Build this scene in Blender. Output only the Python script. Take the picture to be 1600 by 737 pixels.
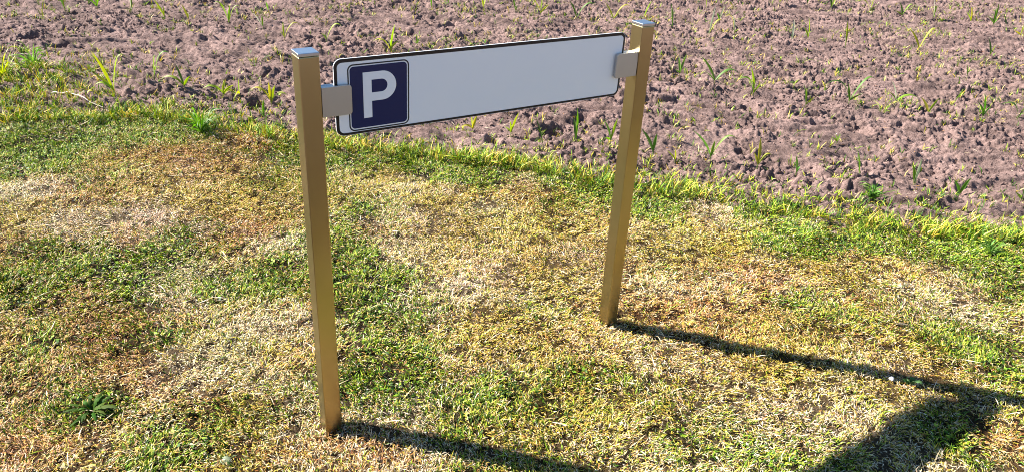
import bpy, bmesh, math, random
import numpy as np
from mathutils import Vector, Matrix

for o in list(bpy.data.objects):
    bpy.data.objects.remove(o)
scene = bpy.context.scene
COL = scene.collection
R = math.radians

# ------------------------------------------------------------ camera
cd = bpy.data.cameras.new('camera')
cam = bpy.data.objects.new('camera', cd)
COL.objects.link(cam)
fwd = Vector((0.50246, 0.71451, -0.48684))
rgt = Vector((0.83435, -0.54835, 0.05636))
upv = Vector((0.22669, 0.43451, 0.87167))
cam.matrix_world = Matrix(((rgt.x, upv.x, -fwd.x, -0.4703), (rgt.y, upv.y, -fwd.y, -1.5829),
                           (rgt.z, upv.z, -fwd.z, 1.6024), (0, 0, 0, 1)))
cd.sensor_width = 36
cd.lens = 36 * 1100.05 / 1600
cd.clip_start = 0.05
cd.clip_end = 1000
scene.camera = cam

# ------------------------------------------------------------ light
LDIR = Vector((0.9121, -0.9545, -1.0)).normalized()          # the way the light travels
SUN_EL = math.asin(-LDIR.z)
SUN_AZ = math.atan2(-LDIR.x, -LDIR.y)                          # from +Y towards +X
w = bpy.data.worlds.new('World')
scene.world = w
w.use_nodes = True
nt = w.node_tree
bg = nt.nodes['Background']
sky = nt.nodes.new('ShaderNodeTexSky')
sky.sky_type = 'NISHITA'
sky.sun_disc = False
sky.sun_elevation = SUN_EL
sky.sun_rotation = SUN_AZ
sky.air_density = 1.0
sky.dust_density = 0.15
sky.ozone_density = 3.0
hsv = nt.nodes.new('ShaderNodeHueSaturation')
hsv.inputs['Saturation'].default_value = 1.1
nt.links.new(sky.outputs[0], hsv.inputs['Color'])
nt.links.new(hsv.outputs[0], bg.inputs[0])
bg.inputs[1].default_value = 0.05
sd = bpy.data.lights.new('sun', 'SUN')
sd.energy = 5.0
sd.angle = R(0.53)
sd.color = (1.0, 0.955, 0.88)
sun = bpy.data.objects.new('sun', sd)
COL.objects.link(sun)
sun.rotation_euler = LDIR.to_track_quat('-Z', 'Y').to_euler()
sun.location = (-3, 3, 4)
scene.view_settings.view_transform = 'Standard'
scene.view_settings.look = 'None'
scene.view_settings.exposure = 1.9
scene.view_settings.gamma = 1
scene.cycles.use_denoising = True
scene.cycles.denoising_prefilter = 'NONE'
scene.cycles.filter_width = 1.0
scene.view_settings.use_curve_mapping = False

# ------------------------------------------------------------ helpers
def link(name, me, mat=None, parent=None):
    o = bpy.data.objects.new(name, me)
    COL.objects.link(o)
    if mat is not None:
        for m in (mat if isinstance(mat, (list, tuple)) else [mat]):
            me.materials.append(m)
    if parent is not None:
        o.parent = parent
    return o

def tag(o, label=None, cat=None, group=None, kind=None):
    if label: o['label'] = label
    if cat: o['category'] = cat
    if group: o['group'] = group
    if kind: o['kind'] = kind
    return o

def empty(name, loc):
    o = bpy.data.objects.new(name, None)
    COL.objects.link(o)
    o.location = loc
    o.empty_display_size = 0.05
    return o

def mesh_np(name, verts, faces, smooth=False):
    """verts (n,3); faces: list of (m,k) int arrays"""
    me = bpy.data.meshes.new(name)
    me.vertices.add(len(verts))
    me.vertices.foreach_set('co', np.ascontiguousarray(verts, np.float32).ravel())
    tot = np.concatenate([np.full(len(f), f.shape[1], np.int32) for f in faces])
    idx = np.concatenate([f.ravel() for f in faces]).astype(np.int32)
    st = np.concatenate([[0], np.cumsum(tot)[:-1]]).astype(np.int32)
    me.loops.add(len(idx))
    me.loops.foreach_set('vertex_index', idx)
    me.polygons.add(len(tot))
    me.polygons.foreach_set('loop_start', st)
    me.polygons.foreach_set('loop_total', tot)
    me.polygons.foreach_set('use_smooth', np.full(len(tot), smooth))
    me.update(calc_edges=True)
    return me

def set_col(me, rgb, name='col'):
    a = me.color_attributes.new(name, 'FLOAT_COLOR', 'POINT')
    c = np.ones((len(rgb), 4), np.float32)
    c[:, :3] = rgb
    a.data.foreach_set('color', c.ravel())

# ---- noise
_rng = np.random.default_rng(11)
_lat = _rng.random((256, 256))
_jx = _rng.random((256, 256)); _jy = _rng.random((256, 256)); _jr = _rng.random((256, 256))

def vnoise(x, y, s=0):
    x = x + s * 17.31; y = y + s * 9.77
    xi = np.floor(x).astype(int); yi = np.floor(y).astype(int)
    fx = x - xi; fy = y - yi
    fx = fx * fx * fx * (fx * (fx * 6 - 15) + 10); fy = fy * fy * fy * (fy * (fy * 6 - 15) + 10)
    a = _lat[xi & 255, yi & 255]; b = _lat[(xi + 1) & 255, yi & 255]
    c = _lat[xi & 255, (yi + 1) & 255]; d = _lat[(xi + 1) & 255, (yi + 1) & 255]
    return (a + (b - a) * fx) * (1 - fy) + (c + (d - c) * fx) * fy

def fbm(x, y, lam, octs=4, s=0, gain=0.5):
    v = 0; amp = 1; t = 0; f = 1 / lam
    for k in range(octs):
        v = v + amp * (vnoise(x * f, y * f, s + k * 3) - 0.5); t += amp; amp *= gain; f *= 2.03
    return v / t * 2

def bumps(x, y, lam, s=0, keep=0.7):
    """rounded lumps of random size and place (clods)"""
    X = x / lam + s * 13.7; Y = y / lam + s * 7.3
    xi = np.floor(X).astype(int); yi = np.floor(Y).astype(int)
    best = np.zeros_like(X)
    for dx in (-1, 0, 1):
        for dy in (-1, 0, 1):
            cx = (xi + dx) & 255; cy = (yi + dy) & 255
            px = xi + dx + _jx[cx, cy]; py = yi + dy + _jy[cx, cy]
            r0 = _jr[cx, cy]
            r = np.where(r0 < keep, 0.35 + 0.5 * r0 / keep, 0.01)
            d2 = ((X - px) ** 2 + (Y - py) ** 2) / r ** 2
            h = np.clip(1 - d2, 0, 1) ** .8 * r * (.6 + .8 * r0)
            best = np.maximum(best, h)
    return best

# ---- lawn edge: frame along the edge (E) and into the field (N)
EX = np.array([0.7380, -0.6748]); NX = np.array([0.6748, 0.7380])
EDGE = [(-0.749, 3.386), (0.074, 3.076), (0.687, 2.373), (1.079, 1.967), (1.653, 1.483), (1.992, 0.979),
        (2.357, 0.662), (2.68, 0.286), (2.985, -0.069), (3.466, -0.47)]
_eu = np.array([np.dot(p, EX) for p in EDGE]); _ev = np.array([np.dot(p, NX) for p in EDGE])
def uv_of(x, y): return x * EX[0] + y * EX[1], x * NX[0] + y * NX[1]
def edge_d(x, y):
    """signed distance to the lawn edge, positive in the field"""
    u, v = uv_of(x, y)
    return v - np.interp(u, _eu, _ev) - 0.06 * fbm(u, v * 0, 0.35, 4, 41) - 0.20 * fbm(x, y, 0.16, 4, 43)

def lawn_z(x, y):
    return 0.012 * fbm(x, y, 0.9, 2, 5) + 0.008 * fbm(x, y, 0.13, 3, 7) + 0.007 * fbm(x, y, 0.035, 2, 9) - .016 * np.exp(-(x * x + y * y) / .02)

PITS = [[-0.484, 5.367, 1], [-0.31, 4.999, 1.1], [-0.427, 4.724, 0.8], [-0.153, 6.155, 0.6], [1.884, 4.578, 0.9], [2.28, 5.269, 0.8], [2.76, 4.781, 0.8], [2.959, 4.542, 0.8], [2.944, 5.677, 1.0], [2.125, 1.736, 1.0], [2.466, 1.861, 0.8], [6.266, 1.221, 0.7], [6.275, 1.02, 0.7], [4.127, 0.896, 1.0], [4.487, 0.505, 0.7], [4.738, 0.311, 0.7], [4.878, 2.723, 0.6], [1.708, 1.779, 0.5], [3.781, 1.556, 0.6], [0.646, 3.021, 0.8], [3.036, 0.978, 0.6]]

def field_z(x, y):
    u, v = uv_of(x, y)
    bx_ = u * .55 + .02 * fbm(x, y, .05, 2, 62); by_ = v + .02 * fbm(x, y, .05, 2, 64)
    wx = x + 0.03 * fbm(x, y, 0.2, 2, 61) + .012 * fbm(x, y, .03, 2, 63); wy = y + 0.03 * fbm(x, y, 0.2, 2, 67) + .012 * fbm(x, y, .03, 2, 69)
    z = 0.030 * fbm(u * 0.6, v, 0.45, 3, 21) + 0.022 * fbm(u * 0.7, v * 1.2, 0.14, 3, 25)
    z = z + 0.011 * np.sin(v * 2 * np.pi / 0.33 + 2.5 * fbm(u, v, 1.2, 2, 27))
    m = np.clip(0.75 + 1.1 * fbm(x, y, 0.4, 3, 31), 0.28, 1.3)       # crumbly or smoothed by rain
    z = z + m * (0.17 * 0.10 * bumps(bx_, by_, 0.10, 1, .55) + 0.30 * 0.05 * bumps(bx_, by_, 0.05, 2, .75)
                 + 0.60 * 0.026 * bumps(wx, wy, 0.026, 3, .8))
    z = z + 0.010 * fbm(u * .6, v, 0.045, 3, 35) - m * 0.022 * np.clip(fbm(u * .55, v, 0.085, 3, 33) - .22, 0, 1) / .4
    st = v * 1. + .10 * fbm(u * .5, v, .30, 3, 141); ph = st / .17 + 1.2 * vnoise(u / .7, v / .7, 143); fr = ph - np.floor(ph)
    z = z + .026 * (.4 + vnoise(u / .35, v / .35, 145)) * np.where(fr < .12, fr / .12, (1 - fr) / .88)
    for lam, dep, wd, sd in ((.13, .016, .07, 51), (.06, .014, .09, 53), (.030, .009, .13, 57)):
        c = np.abs(fbm(u * .42 + wx * .10, v + wy * .12, lam, 3, sd))
        z = z - m * 1.75 * dep * np.exp(-(c / wd) ** 1.3) * np.clip(.6 + 1.6 * fbm(x, y, lam * 3, 2, sd + 5), 0, 1.3)
    for px, py, s in PITS:
        r = 0.085 * s
        d = np.sqrt((x - px) ** 2 + (y - py) ** 2) / r
        z = z - 0.085 * s * np.exp(-d ** 4) + 0.016 * s * np.exp(-((d - 1.35) / .35) ** 2) * (0.6 + 0.8 * fbm(x, y, .06, 2, 37))
    return z - 0.000

def ground_z(x, y):
    d = edge_d(x, y)
    k = np.clip(d / 0.26 + 0.45, 0, 1); k = k * k * (3 - 2 * k)
    return lawn_z(x, y) * (1 - k) + field_z(x, y) * k

# ------------------------------------------------------------ materials
def mat(name, base=(.5, .5, .5), rough=.6, metal=0., spec=.5):
    m = bpy.data.materials.new(name); m.use_nodes = True
    b = m.node_tree.nodes['Principled BSDF']
    b.inputs['Base Color'].default_value = (*base, 1)
    b.inputs['Roughness'].default_value = rough
    b.inputs['Metallic'].default_value = metal
    b.inputs['Specular IOR Level'].default_value = spec
    return m, m.node_tree, b

def node(t, kind, **kw):
    n = t.nodes.new(kind)
    for k, v in kw.items():
        if hasattr(n, k): setattr(n, k, v)
        else: n.inputs[k].default_value = v
    return n

def soil_material():
    m, t, b = mat('soil', rough=.95, spec=.15)
    tc = node(t, 'ShaderNodeTexCoord')
    n1 = node(t, 'ShaderNodeTexNoise', Scale=3.0, Detail=6.0, Roughness=.65)
    n2 = node(t, 'ShaderNodeTexNoise', Scale=70.0, Detail=5.0, Roughness=.7)
    r1 = node(t, 'ShaderNodeValToRGB')
    e = r1.color_ramp.elements
    e[0].position = .3; e[0].color = (.12, .083, .074, 1)
    e[1].position = .72; e[1].color = (.315, .22, .20, 1)
    r2 = node(t, 'ShaderNodeValToRGB')
    e = r2.color_ramp.elements
    e[0].position = .33; e[0].color = (.48, .44, .42, 1)
    e[1].position = .66; e[1].color = (1.12, 1.08, 1.06, 1)
    mx = node(t, 'ShaderNodeMix', data_type='RGBA', blend_type='MULTIPLY')
    mx.inputs[0].default_value = 1
    bp = node(t, 'ShaderNodeBump', Strength=.9, Distance=.011)
    n3 = node(t, 'ShaderNodeTexNoise', Scale=130.0, Detail=4.0, Roughness=.75)
    for n in (n1, n2, n3): t.links.new(tc.outputs['Object'], n.inputs['Vector'])
    t.links.new(n1.outputs[0], r1.inputs[0]); t.links.new(n2.outputs[0], r2.inputs[0])
    t.links.new(r1.outputs[0], mx.inputs[6]); t.links.new(r2.outputs[0], mx.inputs[7])
    t.links.new(mx.outputs[2], b.inputs['Base Color'])
    t.links.new(n3.outputs[0], bp.inputs['Height']); t.links.new(bp.outputs[0], b.inputs['Normal'])
    return m

def leaf_material(name, trans=.35, rough=.45, spec=.4):
    """vertex colour leaf: diffuse + translucency"""
    m, t, b = mat(name, rough=rough, spec=spec)
    a = node(t, 'ShaderNodeAttribute', attribute_name='col')
    t.links.new(a.outputs['Color'], b.inputs['Base Color'])
    tr = node(t, 'ShaderNodeBsdfTranslucent')
    hs = node(t, 'ShaderNodeHueSaturation', Saturation=1.15, Value=1.25)
    t.links.new(a.outputs['Color'], hs.inputs['Color']); t.links.new(hs.outputs[0], tr.inputs[0])
    ms = node(t, 'ShaderNodeMixShader'); ms.inputs[0].default_value = trans
    out = t.nodes['Material Output']
    t.links.new(b.outputs[0], ms.inputs[1]); t.links.new(tr.outputs[0], ms.inputs[2])
    t.links.new(ms.outputs[0], out.inputs[0])
    return m

def thatch_material():
    m, t, b = mat('thatch', rough=.95, spec=.1)
    a = node(t, 'ShaderNodeAttribute', attribute_name='col')
    tc = node(t, 'ShaderNodeTexCoord')
    n2 = node(t, 'ShaderNodeTexNoise', Scale=140.0, Detail=4.0, Roughness=.7)
    r2 = node(t, 'ShaderNodeValToRGB')
    e = r2.color_ramp.elements
    e[0].position = .35; e[0].color = (.35, .33, .3, 1)
    e[1].position = .65; e[1].color = (1.2, 1.15, 1.05, 1)
    mx = node(t, 'ShaderNodeMix', data_type='RGBA', blend_type='MULTIPLY'); mx.inputs[0].default_value = 1
    bp = node(t, 'ShaderNodeBump', Strength=1., Distance=.008)
    t.links.new(tc.outputs['Object'], n2.inputs['Vector']); t.links.new(n2.outputs[0], r2.inputs[0])
    t.links.new(a.outputs['Color'], mx.inputs[6]); t.links.new(r2.outputs[0], mx.inputs[7])
    t.links.new(mx.outputs[2], b.inputs['Base Color'])
    t.links.new(n2.outputs[0], bp.inputs['Height']); t.links.new(bp.outputs[0], b.inputs['Normal'])
    return m

def steel_material(name, base, rough, brush=.25, metal=1., grime=False):
    """brushed stainless steel: fine vertical grain in gloss and bump"""
    m, t, b = mat(name, base=base, rough=rough, metal=metal)
    tc = node(t, 'ShaderNodeTexCoord')
    mp = node(t, 'ShaderNodeMapping'); mp.inputs['Scale'].default_value = (60, 60, .8)
    n = node(t, 'ShaderNodeTexNoise', Scale=1.0, Detail=1.0)
    mr = node(t, 'ShaderNodeMapRange'); mr.inputs['To Min'].default_value = rough - .015; mr.inputs['To Max'].default_value = rough + .04
    t.links.new(tc.outputs['Object'], mp.inputs[0]); t.links.new(mp.outputs[0], n.inputs['Vector'])
    t.links.new(n.outputs[0], mr.inputs[0]); t.links.new(mr.outputs[0], b.inputs['Roughness'])
    if grime:
        # faint smears and dust specks on the steel
        n2 = node(t, 'ShaderNodeTexNoise', Scale=6.0, Detail=2.0, Roughness=.5)
        rr = node(t, 'ShaderNodeValToRGB')
        e = rr.color_ramp.elements
        e[0].position = .35; e[0].color = (base[0] * .94, base[1] * .92, base[2] * .88, 1)
        e[1].position = .65; e[1].color = (*base, 1)
        t.links.new(tc.outputs['Object'], n2.inputs['Vector']); t.links.new(n2.outputs[0], rr.inputs[0])
        t.links.new(rr.outputs[0], b.inputs['Base Color'])
    return m

M_soil = soil_material()
M_thatch = thatch_material()
M_blade = leaf_material('grass_blade', .13, .6, .22)
M_leaf = leaf_material('maize_leaf', .42, .5, .3)
M_weed = leaf_material('weed_leaf', .2, .7, .12)
M_steel = steel_material('brushed_steel', (.43, .35, .195), .31, .02, grime=True)
M_cap = steel_material('cap_metal', (.50, .52, .56), .31, .05)
M_bracket = steel_material('satin_aluminium', (.45, .45, .45), .40, .03)
M_white, _t, _b = mat('sign_white', (.86, .87, .89), .2, spec=.5)
M_blue, _t, _b = mat('sign_blue', (.003, .014, .080), .25)
M_black, _t, _b = mat('sign_black', (.006, .006, .007), .3)
M_white2, _t, _b = mat('letter_white', (.86, .87, .89), .24)

# ------------------------------------------------------------ ground sheets
far = bpy.data.meshes.new('far')
s = 400.0
far = mesh_np('field_ground_far', np.array([[-s, -s, -.12], [s, -s, -.12], [s, s, -.12], [-s, s, -.12]]), [np.array([[0, 1, 2, 3]])])
tag(link('ground', far, M_soil), kind='structure')

def grid_sheet(name, us, vs, matl, zf, smooth=True):
    U, V = np.meshgrid(us, vs, indexing='ij')
    X = U * EX[0] + V * NX[0]; Y = U * EX[1] + V * NX[1]
    Z = zf(X.ravel(), Y.ravel())
    P = np.stack([X.ravel(), Y.ravel(), Z], 1)
    n, m = len(us), len(vs)
    i = np.arange(n * m).reshape(n, m)
    F = np.stack([i[:-1, :-1].ravel(), i[1:, :-1].ravel(), i[1:, 1:].ravel(), i[:-1, 1:].ravel()], 1)
    me = mesh_np(name, P, [F], smooth)
    return tag(link(name, me, matl), kind='structure'), P

def steps(a, b, h0, h1):
    out = [a]
    while out[-1] < b:
        f = (out[-1] - a) / (b - a); out.append(out[-1] + h0 + (h1 - h0) * f)
    return np.array(out)

# field: along the edge u in [-6, 8.5], into the field v from the edge (about 1.9)
usf = np.concatenate([np.arange(-6.2, 0, .0095), np.arange(0, 4.0, .0065), np.arange(4.0, 8.4, .010)])
vsf = steps(1.55, 11.5, .0060, .0150)
def fz(x, y):
    d = edge_d(x, y)
    z = ground_z(x, y)
    return np.where(d < -0.06, -0.035, z)
grid_sheet('field_soil', usf, vsf, M_soil, fz)

PATCHES = [
 ('G', -0.499, 2.77, 0.497, 0.449, 1.0),
 ('G', 0.171, 2.648, 0.543, 0.147, 0.7),
 ('O', 0.056, 2.256, 0.431, 0.312, 1.0),
 ('Y', 0.026, 1.957, 0.374, 0.235, 1.0),
 ('O', -0.441, 2.108, 0.265, 0.153, 0.9),
 ('O', 0.554, 2.435, 0.22, 0.207, 0.7),
 ('P', -0.227, 1.756, 0.157, 0.123, 1.6),
 ('P', -0.674, 2.209, 0.12, 0.077, 1.5),
 ('P', -0.532, 1.841, 0.054, 0.04, 1.0),
 ('P', -0.006, 1.48, 0.112, 0.063, 0.8),
 ('G', -0.639, 1.527, 0.226, 0.198, 0.6),
 ('G', -0.676, 1.275, 0.187, 0.198, 0.8),
 ('G', -0.087, 1.296, 0.293, 0.169, 0.7),
 ('G', -0.365, 1.267, 0.301, 0.157, 0.5),
 ('O', 0.164, 1.324, 0.098, 0.091, 0.9),
 ('P', 0.24, 1.154, 0.137, 0.085, 1.0),
 ('O', -0.561, 1.114, 0.115, 0.092, 0.7),
 ('G', 0.04, 0.887, 0.174, 0.141, 0.5),
 ('O', -0.443, 0.865, 0.312, 0.124, 0.8),
 ('P', -0.042, 0.598, 0.159, 0.078, 1.0),
 ('O', -0.707, 0.731, 0.201, 0.143, 0.8),
 ('P', -0.254, 0.438, 0.186, 0.083, 0.6),
 ('G', -0.673, 0.846, 0.073, 0.07, 0.9),
 ('G', -0.341, 0.722, 0.109, 0.086, 0.8),
 ('G', -0.57, 0.462, 0.115, 0.078, 1.1),
 ('G', -0.309, 0.111, 0.11, 0.052, 0.6),
 ('O', -0.727, 0.383, 0.161, 0.113, 0.9),
 ('O', -0.384, 0.475, 0.182, 0.099, 0.6),
 ('G', -0.498, 0.164, 0.106, 0.051, 0.5),
 ('P', -0.746, 1.076, 0.087, 0.065, 0.7),
 ('G', 0.41, 0.609, 0.189, 0.272, 1.3),
 ('G', 0.453, 0.949, 0.164, 0.163, 0.9),
 ('G', 0.653, 1.321, 0.184, 0.204, 0.7),
 ('P', 0.671, 0.928, 0.171, 0.103, 1.0),
 ('Y', 0.886, 0.847, 0.263, 0.205, 0.8),
 ('P', 0.873, 0.491, 0.161, 0.196, 1.1),
 ('Y', 1.312, 0.691, 0.338, 0.248, 1.0),
 ('Y', 1.111, 0.363, 0.192, 0.2, 0.8),
 ('P', 1.338, 0.48, 0.147, 0.085, 0.6),
 ('G', 0.558, 1.78, 0.164, 0.324, 0.8),
 ('Y', 0.367, 1.703, 0.188, 0.226, 0.5),
 ('G', 0.396, 0.187, 0.248, 0.177, 0.6),
 ('G', 0.254, 0.041, 0.167, 0.092, 0.5),
 ('Y', 0.774, 0.146, 0.219, 0.198, 0.6),
 ('P', 0.123, 0.597, 0.094, 0.103, 0.8),
 ('G', 0.182, 0.19, 0.128, 0.098, 0.6),
 ('O', 0.06, -0.104, 0.228, 0.064, 0.8),
 ('P', 0.291, -0.238, 0.213, 0.057, 0.6),
 ('G', 0.599, -0.12, 0.261, 0.127, 0.5),
 ('Y', 0.767, -0.356, 0.233, 0.118, 0.5),
 ('G', 0.937, -0.218, 0.137, 0.076, 0.5),
 ('P', 0.8, -0.534, 0.202, 0.067, 0.5),
 ('Y', 1.845, 0.344, 0.22, 0.191, 0.9),
 ('P', 1.575, 0.113, 0.171, 0.105, 0.7),
 ('O', 1.868, 0.014, 0.266, 0.112, 1.0),
 ('P', 1.872, -0.018, 0.146, 0.044, 1.0),
 ('O', 1.436, -0.028, 0.242, 0.093, 0.6),
 ('G', 1.928, -0.244, 0.141, 0.077, 0.9),
 ('G', 2.354, 0.042, 0.293, 0.121, 0.8),
 ('Y', 2.31, -0.163, 0.279, 0.123, 0.6),
 ('P', 2.431, -0.572, 0.202, 0.166, 1.0),
 ('O', 2.528, -0.279, 0.283, 0.128, 0.5),
 ('G', 2.97, -0.578, 0.224, 0.273, 1.2),
 ('G', 2.414, -0.765, 0.248, 0.231, 0.9),
 ('G', 2.755, -0.271, 0.329, 0.125, 0.6),
 ('Y', 1.724, -0.428, 0.311, 0.175, 0.6),
 ('P', 1.797, -0.601, 0.227, 0.125, 0.8),
 ('O', 1.647, -0.339, 0.26, 0.132, 0.4),
 ('P', 1.198, -0.569, 0.243, 0.128, 0.7),
 ('G', 0.979, -0.576, 0.146, 0.072, 0.5),
 ('O', 1.858, -1.118, 0.099, 0.102, 1.1),
 ('G', 1.726, -1.041, 0.087, 0.082, 0.7),
 ('G', 2.211, -1.0, 0.149, 0.128, 0.8),
 ('P', 1.643, -0.825, 0.16, 0.07, 0.4),
 ('G', 0.644, 0.406, 0.151, 0.131, 0.3),
 ('O', 2.201, -0.393, 0.172, 0.081, 0.6),
]
RV = np.array([.818, -.575]); FV = np.array([.575, .818])
def patch_maps(x, y):
    """weights (green, yellow, orange, pale) of the sward at a place"""
    W = {k: np.zeros_like(x) for k in 'GYOP'}
    wx = x + .07 * fbm(x, y, .22, 3, 71); wy = y + .07 * fbm(x, y, .22, 3, 73)
    for t, px, py, r, d, w in PATCHES:
        a = ((wx - px) * RV[0] + (wy - py) * RV[1]) / r
        b = ((wx - px) * FV[0] + (wy - py) * FV[1]) / max(d, .03)
        W[t] += w * (1.35 if t == 'G' else 1.1) * np.exp(-(a * a + b * b) * .9)
    d = edge_d(x, y); u, v = uv_of(x, y)
    strip = np.exp(-((d + .13) / .23) ** 2) * np.where(u > -1.15, 1.25, .5) * np.clip(.75 + 1.2 * fbm(x, y, .3, 2, 89), .2, 1.5)
    G = W['G'] + strip + .10 + 1.15 * fbm(x, y, .33, 4, 81)
    Y = W['Y'] + .50 + .5 * fbm(x, y, .5, 3, 83)
    O = W['O'] + .34 + .6 * fbm(x, y, .4, 4, 85)
    P = W['P'] + .40 + .7 * fbm(x, y, .25, 4, 87)
    return [np.clip(q, .02, 3) ** 1.9 for q in (G, Y, O, P)]

usl = np.arange(-4.2, 4.6, .011); vsl = np.arange(-2.4, 2.75, .011)
def lz(x, y):
    d = edge_d(x, y)
    return np.where(d > 0.05, -0.06, ground_z(x, y) - .004 + 0.006 * fbm(x, y, .04, 2, 91))
lawn, LP = grid_sheet('lawn_ground', usl, vsl, M_thatch, lz)
Gw, Yw, Ow, Pw = patch_maps(LP[:, 0], LP[:, 1])
tot = Gw + Yw + Ow + Pw
base = (Gw[:, None] * (.012, .012, .005) + Yw[:, None] * (.055, .035, .010) + Ow[:, None] * (.05, .022, .010) + Pw[:, None] * (.12, .09, .06)) / tot[:, None]  # near-black thatch: shade of the gaps between blades put into the colour
set_col(lawn.data, base)

# ------------------------------------------------------------ blades
rs = np.random.default_rng(3)
C_G = np.array([[.19, .31, .015], [.28, .38, .02], [.07, .15, .015], [.38, .43, .05], [.04, .09, .015]])
C_Y = np.array([[.60, .41, .05], [.74, .53, .11], [.48, .41, .03], [.80, .62, .24]])
C_O = np.array([[.60, .30, .07], [.70, .42, .15], [.42, .16, .05], [.76, .50, .26]])
C_P = np.array([[.80, .65, .38], [.86, .76, .55], [.72, .52, .32], [.84, .67, .48]])

def blades(name, P, ang, tilt, L, W, curl, rgb, matl):
    """P base points (n,3), azimuth, tilt from the vertical, length, width; two segments and a tip"""
    n = len(P)
    d = np.stack([np.cos(ang), np.sin(ang), np.zeros(n)], 1)
    tw = rs.uniform(-.9, .9, n)
    side = np.stack([-np.sin(ang + tw), np.cos(ang + tw), np.sin(tw) * .5], 1)
    t2 = np.clip(tilt + curl, 0, 2.0)
    up = np.array([0, 0, 1.])
    m = P + L[:, None] * .5 * (np.sin(tilt)[:, None] * d + np.cos(tilt)[:, None] * up)
    e = m + L[:, None] * .5 * (np.sin(t2)[:, None] * d + np.cos(t2)[:, None] * up)
    zmin = P[:, 2] - .002
    e[:, 2] = np.maximum(e[:, 2], zmin)
    h = W[:, None] * .5 * side
    V = np.stack([P - h * .7, P + h * .7, m - h, m + h, e - h * .12, e + h * .12], 1).reshape(-1, 3)
    i = (np.arange(n) * 6)[:, None]
    F = np.concatenate([i + [0, 1, 3, 2], i + [2, 3, 5, 4]])
    me = mesh_np(name, V, [F])
    c = np.repeat(rgb, 6, 0).reshape(n, 6, 3)
    c[:, 0:2] *= .22  # root colour darkened, painting in the shade low between the blades
    set_col(me, c.reshape(-1, 3))
    return link(name, me, matl)

def sample_lawn(n, dmax=.05):
    u = rs.uniform(-3.9, 4.3, n); v = rs.uniform(-2.0, 2.6, n)
    x = u * EX[0] + v * NX[0]; y = u * EX[1] + v * NX[1]
    a = (x + .4703) * RV[0] + (y + 1.5829) * RV[1]; b = (x + .4703) * FV[0] + (y + 1.5829) * FV[1]
    ok = (b > .9) & (b < 5.4) & (np.abs(a) < .80 * b + .75) & (edge_d(x, y) < dmax)
    return x[ok], y[ok]

N_SAMPLES = 2400000
x, y = sample_lawn(N_SAMPLES)
G, Y, O, P_ = patch_maps(x, y)
tot = G + Y + O + P_
r = rs.random(len(x)) * tot
kind = np.where(r < G, 0, np.where(r < G + Y, 1, np.where(r < G + Y + O, 2, 3)))
# a living sward is a mix everywhere
mixr = rs.random(len(x)); kind = np.where(mixr < .26, rs.integers(0, 4, len(x)), kind)
# thin spots
thin = .5 * fbm(x, y, .10, 3, 95) + 1.1 * fbm(x, y, .028, 2, 97)
keep = rs.random(len(x)) < np.clip(.85 + 1.5 * thin, .12, 1) * np.where(kind == 3, 1., .9)
x, y, kind = x[keep], y[keep], kind[keep]
n = len(x)
G, Y, O, P_ = patch_maps(x, y)
rgb = np.zeros((n, 3))
for k, C in enumerate((C_G, C_Y, C_O, C_P)):
    s_ = kind == k
    q = C[rs.integers(0, len(C), s_.sum())]
    rgb[s_] = q
hue = fbm(x, y, .3, 3, 99)
rgb *= (.48 + .82 * rs.random(n) ** .8)[:, None]
rgb[:, 1] *= 1 + .10 * hue
tuft = .5 + .5 * fbm(x, y, .07, 3, 101)
g = kind == 0
d = edge_d(x, y)
near_edge = np.exp(-((d + .05) / .12) ** 2) * np.clip(.25 + 2.4 * fbm(x, y, .10, 3, 105), 0, 1)
L = np.where(g, rs.uniform(.010, .022, n) * (.6 + .9 * tuft) * (1 + .8 * rs.random(n) ** 4), rs.uniform(.008, .016, n) * (.7 + .6 * tuft) * (1 + 1.3 * rs.random(n) ** 3))
L = L * (1 + 1.2 * near_edge * np.where(g, 1, .4) * rs.random(n))
W = np.where(g, rs.uniform(.0020, .0046, n), rs.uniform(.0010, .0028, n)) * (1 + .3 * near_edge)
tilt = np.where(g, rs.beta(2, 2.2, n) * 1.35, .35 + rs.beta(2.6, 1.6, n) * 1.2)
tilt = tilt * (1 - .35 * near_edge)
flow = 6.28 * vnoise(x / .25, y / .25, 103) * 1.2
ang = flow + rs.normal(0, 1.15, n)
curl = rs.uniform(.0, .8, n)
z = ground_z(x, y) - .003 + rs.random(n) ** 1.5 * .015 * np.where(g, .5, 1.)
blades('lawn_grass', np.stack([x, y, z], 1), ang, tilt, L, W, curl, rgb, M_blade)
grass = COL.objects['lawn_grass']
tag(grass, 'short patchy lawn grass, part green and part dried to straw', 'grass', kind='stuff')
print('blades', n)

# broad small leaves (clover and such) in the green patches
x, y = sample_lawn(60000, .02)
G, Y, O, P_ = patch_maps(x, y)
ok = (G / (G + Y + O + P_) > .45) & (fbm(x, y, .12, 3, 111) > -.05)
x, y = x[ok], y[ok]; n = len(x)
z = ground_z(x, y) + rs.uniform(.006, .018, n)
C = C_G[rs.integers(0, 5, n)] * rs.uniform(.7, 1.1, n)[:, None] * (.85, 1., .9)
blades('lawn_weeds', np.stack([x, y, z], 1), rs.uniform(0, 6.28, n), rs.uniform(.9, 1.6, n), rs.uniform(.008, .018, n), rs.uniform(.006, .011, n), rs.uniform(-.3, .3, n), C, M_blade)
tag(COL.objects['lawn_weeds'], 'small broad green weed leaves growing low among the lawn grass', 'weeds', kind='stuff')

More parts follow.
